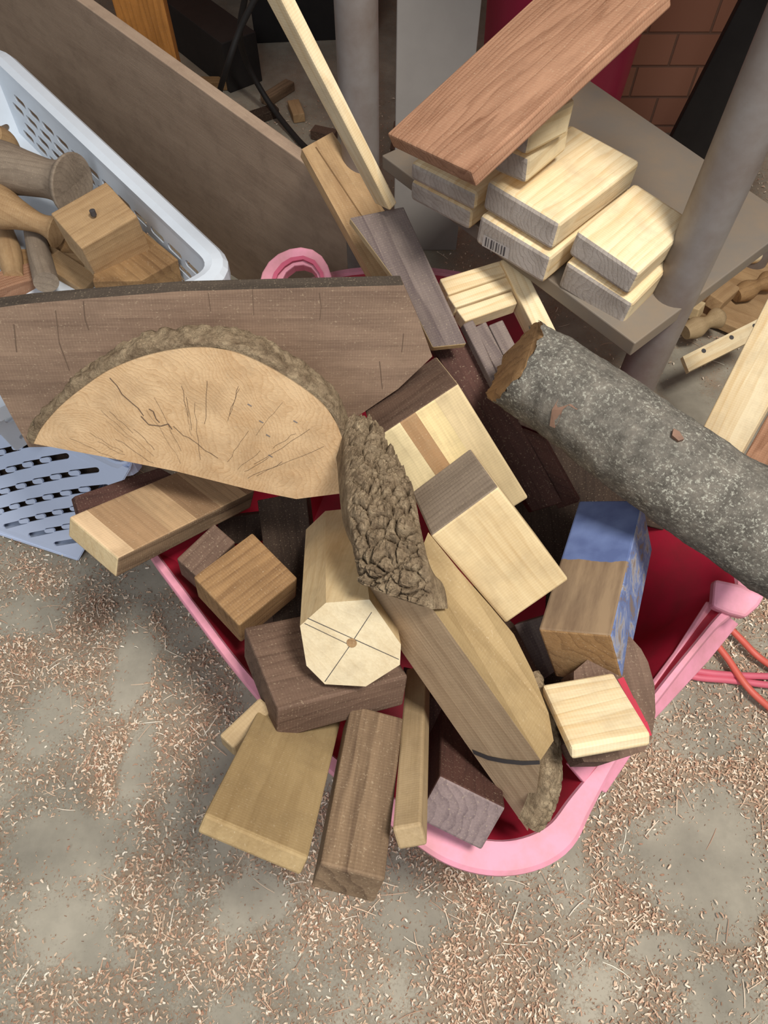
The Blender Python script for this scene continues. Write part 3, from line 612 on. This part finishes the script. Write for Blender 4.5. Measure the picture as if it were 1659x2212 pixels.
pb(dict(O=(1018,458),A=(888,392),B=(1160,350),AB=(1020,290),C=(1006,500),AC=(890,430)),.47)
pb(dict(O=(1378,595),A=(1238,492),B=(1485,470),AB=(1385,393),C=(1368,652),AC=(1226,545),BC=(1475,530)),.50)
pb(dict(O=(1362,658),A=(1222,562),B=(1470,545),C=(1345,725),AC=(1210,612),BC=(1440,600)),.46)
pb(dict(O=(1140,345),A=(1066,312),B=(1232,270),AB=(1160,240),C=(1135,400),AC=(1068,370),BC=(1225,325)),.565,'short pine offcut on top of the stack')
pb(dict(O=(1150,268),A=(1080,220),B=(1245,205),AB=(1170,170),C=(1130,333),AC=(1062,290),BC=(1232,298)),.61,'short pine offcut on top of the stack')
B('cedar_board','long reddish brown planed board resting on the pine stack','wood board',dict(O=(1026,374),A=(840,277),B=(1398,22),AB=(1168,-12),C=(1018,412),AC=(848,322),BC=(1390,62)),.62,'cedar',grain='y',ext={'b':(0,1.15)})
# ================================================================ LEFT SIDE
prism('plywood_board','large dusty brown plywood panel standing on edge','plywood',[(764,430),(150,-12),(-150,-228),(-200,0),(-20,150),(380,650),(742,680)],[(764,430,.36),(150,0,.45),(745,590,.2)],.02,[wood('ply','x')],grain=((764,430),(150,0)))
whitep=plain('white_blue_plastic',C(220,228,236),.4,.05,10); bluep=plain('light_blue_plastic',C(208,222,248),.45,.03,10)
def slotted(w,h,sl,sw,mx,my,border,lean=0.0):
    cu=bpy.data.curves.new('c','CURVE'); cu.dimensions='2D'; cu.fill_mode='BOTH'; cu.extrude=.0013
    def poly(pts):
        s=cu.splines.new('POLY'); s.points.add(len(pts)-1)
        for i,p in enumerate(pts): s.points[i].co=(p[0],p[1],0,1)
        s.use_cyclic_u=True
    poly([(0,0),(w,0),(w,h),(0,h)])
    ca,sa=math.cos(lean),math.sin(lean); hy=abs(sa)*sl/2+sw/2; hx=abs(ca)*sl/2
    y=border+hy; row=0
    while y+hy<h-border:
        x=border+(mx*.5 if row%2 else 0)+hx
        while x+hx<w-border:
            L=sl/2-sw/2; pts=[]
            for a in np.linspace(-90,90,7): pts.append((L+math.cos(math.radians(a))*sw/2,math.sin(math.radians(a))*sw/2))
            for a in np.linspace(90,270,7): pts.append((-L+math.cos(math.radians(a))*sw/2,math.sin(math.radians(a))*sw/2))
            poly([(x+ca*p[0]-sa*p[1],y+sa*p[0]+ca*p[1]) for p in pts]); x+=mx
        y+=my; row+=1
    o=bpy.data.objects.new('c',cu); S.collection.objects.link(o); bpy.context.view_layer.update()
    me=bpy.data.meshes.new_from_object(o.evaluated_get(bpy.context.evaluated_depsgraph_get())); bpy.data.objects.remove(o)
    return np.array([v.co for v in me.vertices]),[tuple(p.vertices) for p in me.polygons]
def crate(name,label,cor,dn,mat,sl,sw,mx,my,lean=0,rimw=.02):
    V=[];F=[]
    for i in range(4):
        a,b_,c,d=cor[i],cor[(i+1)%4],dn[i],dn[(i+1)%4]
        w=np.linalg.norm(b_-a); h=np.linalg.norm((c+d-a-b_)/2)
        v,f=slotted(w,h,sl,sw,mx,my,.014,lean)
        b0=len(V); n=np.cross(b_-a,c-a); n/=np.linalg.norm(n)
        for q in v:
            s,t=q[0]/w,q[1]/h; top=a+(b_-a)*s; bot=c+(d-c)*s; V.append(bot+(top-bot)*t+n*q[2])
        F+=[tuple(x+b0 for x in g) for g in f]
    b0=len(V); V+=[x for x in dn]+[x+np.array([0,0,.004]) for x in dn]; F+=[(b0,b0+1,b0+2,b0+3),(b0+4,b0+5,b0+6,b0+7)]+[(b0+i,b0+(i+1)%4,b0+4+(i+1)%4,b0+4+i) for i in range(4)]
    pts=[]
    for i in range(4):
        p,q,r=cor[i-1],cor[i],cor[(i+1)%4]
        for t in np.linspace(0,1,7):
            a=q+(p-q)/np.linalg.norm(p-q)*.03; b_=q+(r-q)/np.linalg.norm(r-q)*.03
            pts.append((1-t)**2*a+2*t*(1-t)*q+t*t*b_)
    pts=np.array(pts); k=len(pts); cen=pts.mean(0); b0=len(V)
    prof=[(-.002,-.006),(-.002,.002),(rimw*.3,.005),(rimw*.8,.003),(rimw,-.004),(rimw,-.024),(rimw-.003,-.024),(rimw-.004,-.005)]
    for q in prof:
        for i in range(k):
            tg=pts[(i+1)%k]-pts[i-1]; nn=np.cross(tg,[0,0,1.]); nn/=np.linalg.norm(nn)
            if nn@(pts[i]-cen)<0: nn=-nn
            V.append(pts[i]+nn*q[0]+np.array([0,0,q[1]]))
    m=len(prof)
    for i in range(m):
        for j in range(k): F.append((b0+i*k+j,b0+i*k+(j+1)%k,b0+((i+1)%m)*k+(j+1)%k,b0+((i+1)%m)*k+j))
    return mk(name,V,F,mat,None,None,label,'crate')
K=P(462,578,.34); u1=P(0,140,.40)-K; u1/=np.linalg.norm(u1); u2=np.cross([0,0,1.],u1); u2/=np.linalg.norm(u2)
if u2[0]>0: u2=-u2
Lb,Wb=.62,.36
top=[K,K+u1*Lb,K+u1*Lb+u2*Wb,K+u2*Wb]; ctr=sum(top)/4
dn=[c+(ctr-c)*.06 for c in top]; dn=[np.array([c[0],c[1],t[2]-.125]) for c,t in zip(dn,top)]
crate('storage_basket','white plastic basket with slotted sides holding turned wood scraps',top,dn,whitep,.036,.011,.045,.022,0,.030)
t0=P(280,1012,.195); t1=P(-160,800,.195); bk=np.array([.02,.30,0])
b0_=P(168,1210,.004); b1_=P(-200,1090,.004)
crate('storage_crate','light blue plastic crate with diagonal slotted side on the floor',[t0,t1,t1+bk,t0+bk],[b0_,b1_,b1_+bk*.9,b0_+bk*.9],bluep,.056,.011,.056,.0225,-.62,.006)
ins=np.array([0,.035,.0]); fb_=[t0+ins+np.array([-.03,0,-.02]),t1+ins+np.array([0,0,-.02]),b1_+ins+np.array([0,0,.012]),b0_+ins+np.array([-.02,0,.012])]
V=fb_+[p+np.array([0,.02,0]) for p in fb_]
mk('slot_shade_panel',V,[(0,1,2,3),(4,5,6,7)]+[(i,(i+1)%4,(i+1)%4+4,i+4) for i in range(4)],wood('deep','x'),None,None,'dark panel added inside the blue crate to darken its slots','wood board')  # panel added behind the slots so that they read dark
B('drilled_wood_block','burly orange-brown wood block with a drilled hole','wood block',dict(O=(182,540),A=(290,462),B=(112,462),AB=(226,390),C=(203,606),AC=(335,545)),.37,'tan',grain='x')
hq=P(199,455,.392)
tube('drill_hole','dark drilled hole',None,[[hq[0],hq[1],.385,.004],[hq[0],hq[1],.3925,.004]],[graph],n=2,seg=16,spl=False,parent=bpy.data.objects['drilled_wood_block'])
prism('red_brown_block','red-brown wood block inside the basket','wood block',[(275,470),(385,560),(305,606),(200,608),(205,560)],[(275,470,.32),(385,560,.31),(205,560,.32)],.05,[wood('oak','x')])
def lathe(name,label,pa,pb_,prof,mat):
    a,b_=P(*pa),P(*pb_); pts=[list(a+(b_-a)*s)+[r] for s,r in prof]
    return tube(name,label,'turned wood',pts,[mat],n=70,seg=32)
gw=wood('endgrey','x'); tn=wood('tan','x')
lathe('turned_goblet_blank','grey-brown turned goblet blank with flared rim',(-60,345,.36),(158,400,.36),[(0,.036),(.3,.038),(.55,.032),(.78,.028),(.9,.033),(.97,.043),(1,.045),(1.004,.041),(.97,.034),(.9,.022),(.86,.004)],gw)
lathe('turned_spindle','tan turned spindle with tapered neck',(-40,432,.34),(125,498,.31),[(0,.034),(.25,.032),(.5,.022),(.75,.015),(.9,.018),(1,.027)],tn)
lathe('turned_dowel','short grey-brown turned dowel',(70,490,.28),(100,610,.28),[(0,.014),(.5,.017),(1,.018)],gw)
lathe('turned_dowel','short tan turned dowel',(10,500,.27),(30,600,.27),[(0,.014),(.5,.019),(1,.014)],tn)
lathe('turned_dowel','tan turned dowel lying low in the basket',(-20,290,.38),(30,330,.33),[(0,.018),(.5,.022),(1,.014)],tn)
for i,(u,v,r) in enumerate([(90,570,20),(150,590,-30),(40,610,50),(-10,520,10),(240,560,70),(120,530,-50),(180,580,15),(20,560,-20)]):
    q=P(u,v,.245+.006*(i%3)); wbox('wood_scrap','small wood scrap inside the basket','wood scrap',q,(.09,.035,.03),(10,15,r),[wood(['oak','tan','cedar','walnutl','poplar'][i%5],'x')])
# ================================================================ BACKGROUND
blk=plain('black',C(34,31,29),.7,.2,30); mag=plain('magenta_plastic',C(184,44,80),.4,.1,8)
def curve(name,label,cat,pts,r,mat): return tube(name,label,cat,[list(P(*p))+[r] for p in pts],[mat],n=60,seg=10)[0]
curve('power_cord','black power cord hanging in a loop','cord',[(560,-20,.40),(520,60,.34),(492,140,.28),(472,210,.2),(470,260,.1)],.006,blk)
curve('power_cord','black power cord lying on the floor','cord',[(530,-10,.3),(518,70,.22),(535,140,.12),(580,220,.04),(625,280,.012),(668,325,.012),(720,350,.012)],.007,blk)
mb=P(420,100,0); wbox('machine_base','dark dusty machine base','machine',(mb[0],mb[1],.06),(.55,.10,.12),(0,0,-52),[blk])
mb=P(655,70,0); wbox('shade_block','black block standing in for the shadow under the bench','box',(mb[0]+.03,mb[1]+.05,.14),(.34,.2,.28),(0,0,5),[blk])  # black block added where there is only dark shadow
for i,(u,v,sp,s) in enumerate([(450,180,'oak',.14),(600,200,'walnutl',.10),(640,240,'tan',.07),(700,290,'walnut',.06),(560,250,'deep',.10),(860,300,'walnut',.12),(440,60,'deep',.2)]):
    q=P(u,v,.012); wbox('floor_scrap','dusty wood scrap on the floor under the bench','wood scrap',q,(s,.03,.022),(0,0,i*53),[wood(sp,'x')])
wbox('timber_post','amber brown timber post behind the plywood','timber post',(-.50,1.66,.4),(.10,.06,.8),(0,0,8),[wood('amber','z')])
wbox('timber_rail','brown timber rail behind the plywood','timber rail',(-.70,1.80,.56),(.30,.05,.08),(0,0,20),[wood('tan','x')])
wbox('grey_board','whitish grey vertical board behind the bench leg','board',(.088,1.30,.48),(.135,.02,.96),(0,0,0),[plain('greyboard',C(162,156,150),.7,.06,8)])
q=[[.34,1.50,.0,.13],[.34,1.50,.3,.145],[.34,1.50,.7,.16],[.34,1.50,.71,.17],[.34,1.50,.73,.17]]
tube('plastic_bin','tall dark magenta plastic bin','bin',q,[mag],n=5,seg=48,spl=False)
wbox('gap_panel','black panel placed in the dark gap by the brick wall','board',(.70,1.43,.45),(.12,.05,.9),(0,8,-20),[blk])  # black panel put into the dark gap beside the bricks
wbox('pale_board','pale board on the floor under the shelf','board',P(1540,600,.02),(.5,.25,.02),(0,0,-35),[wood('tan','x')])
prism('pine_plank','pale pine plank standing beside the log','wood plank',[(1700,560),(1518,925),(1440,1080),(1520,1130),(1598,985),(1760,700)],[(1700,560,.42),(1518,925,.26),(1598,985,.26)],.02,[wood('pine','x')],grain=((1700,560),(1518,925)))
prism('pink_brown_plank','pinkish brown plank beside the pine plank','wood plank',[(1764,706),(1604,994),(1530,1136),(1610,1180),(1690,1045),(1790,900)],[(1764,706,.36),(1604,994,.24),(1690,1045,.24)],.02,[wood('cedar','x')],grain=((1760,700),(1600,988)))
prism('peg_strip','pale wooden strip with drilled holes','wood strip',[(1475,770),(1655,680),(1665,715),(1488,803)],[(1475,770,.12),(1655,680,.14),(1488,803,.11)],.01,[wood('pine','x'),graph],dots=[(1520,758,.004,1),(1580,729,.004,1),(1630,704,.004,1)])
for i,(u,v) in enumerate([(1600,560),(1560,640),(1630,620),(1470,660),(1520,700)]):
    q=P(u,v,.06)
    if i%2: wbox('wood_scrap','small wood scrap under the shelf','wood scrap',q,(.08,.03,.025),(5,10,i*47),[wood(['pine','tan','oak','maple','poplar'][i],'x')])
    else: lathe('turned_offcut','small rounded turned offcut under the shelf',(u-40,v+18,.05),(u+40,v-18,.06),[(0,.014),(.3,.02),(.6,.012),(.85,.02),(1,.012)],wood(['pine','tan','oak','maple','poplar'][i],'x'))
orange=plain('orange_cord',C(214,100,84),.5,.05); pk2=plain('pink_cord',C(214,104,122),.5,.05)
curve('extension_cord','pinkish red extension cord on the floor','cord',[(1440,1440,.01),(1500,1462,.01),(1580,1470,.01),(1700,1485,.01)],.005,pk2)
curve('extension_cord','pinkish red extension cord on the floor','cord',[(1440,1425,.012),(1500,1448,.012),(1580,1458,.012),(1700,1462,.012)],.005,pk2)
curve('extension_cord','orange extension cord on the floor','cord',[(1530,1370,.02),(1570,1420,.02),(1620,1490,.02),(1700,1560,.01)],.005,orange)
curve('extension_cord','orange extension cord on the floor','cord',[(1560,1340,.02),(1600,1380,.02),(1640,1420,.02),(1700,1460,.01)],.005,orange)
# ================================================================ LIGHT
def area(loc,tgt,size,e,col):
    l=bpy.data.lights.new('lamp','AREA'); l.size=size; l.energy=e; l.color=col
    o=bpy.data.objects.new('lamp',l); S.collection.objects.link(o); o.location=loc
    o.rotation_euler=(Vector(tgt)-Vector(loc)).to_track_quat('-Z','Y').to_euler()
area((.50,.0,2.05),(.10,.5,.2),.36,38,(1,.96,.90))
area((-.45,-.9,1.9),(.0,.6,.2),1.0,17,(.90,.94,1))
w=bpy.data.worlds.new('world'); S.world=w; w.use_nodes=True; w.node_tree.nodes['Background'].inputs[0].default_value=(.93,.95,1,1); w.node_tree.nodes['Background'].inputs[1].default_value=.22
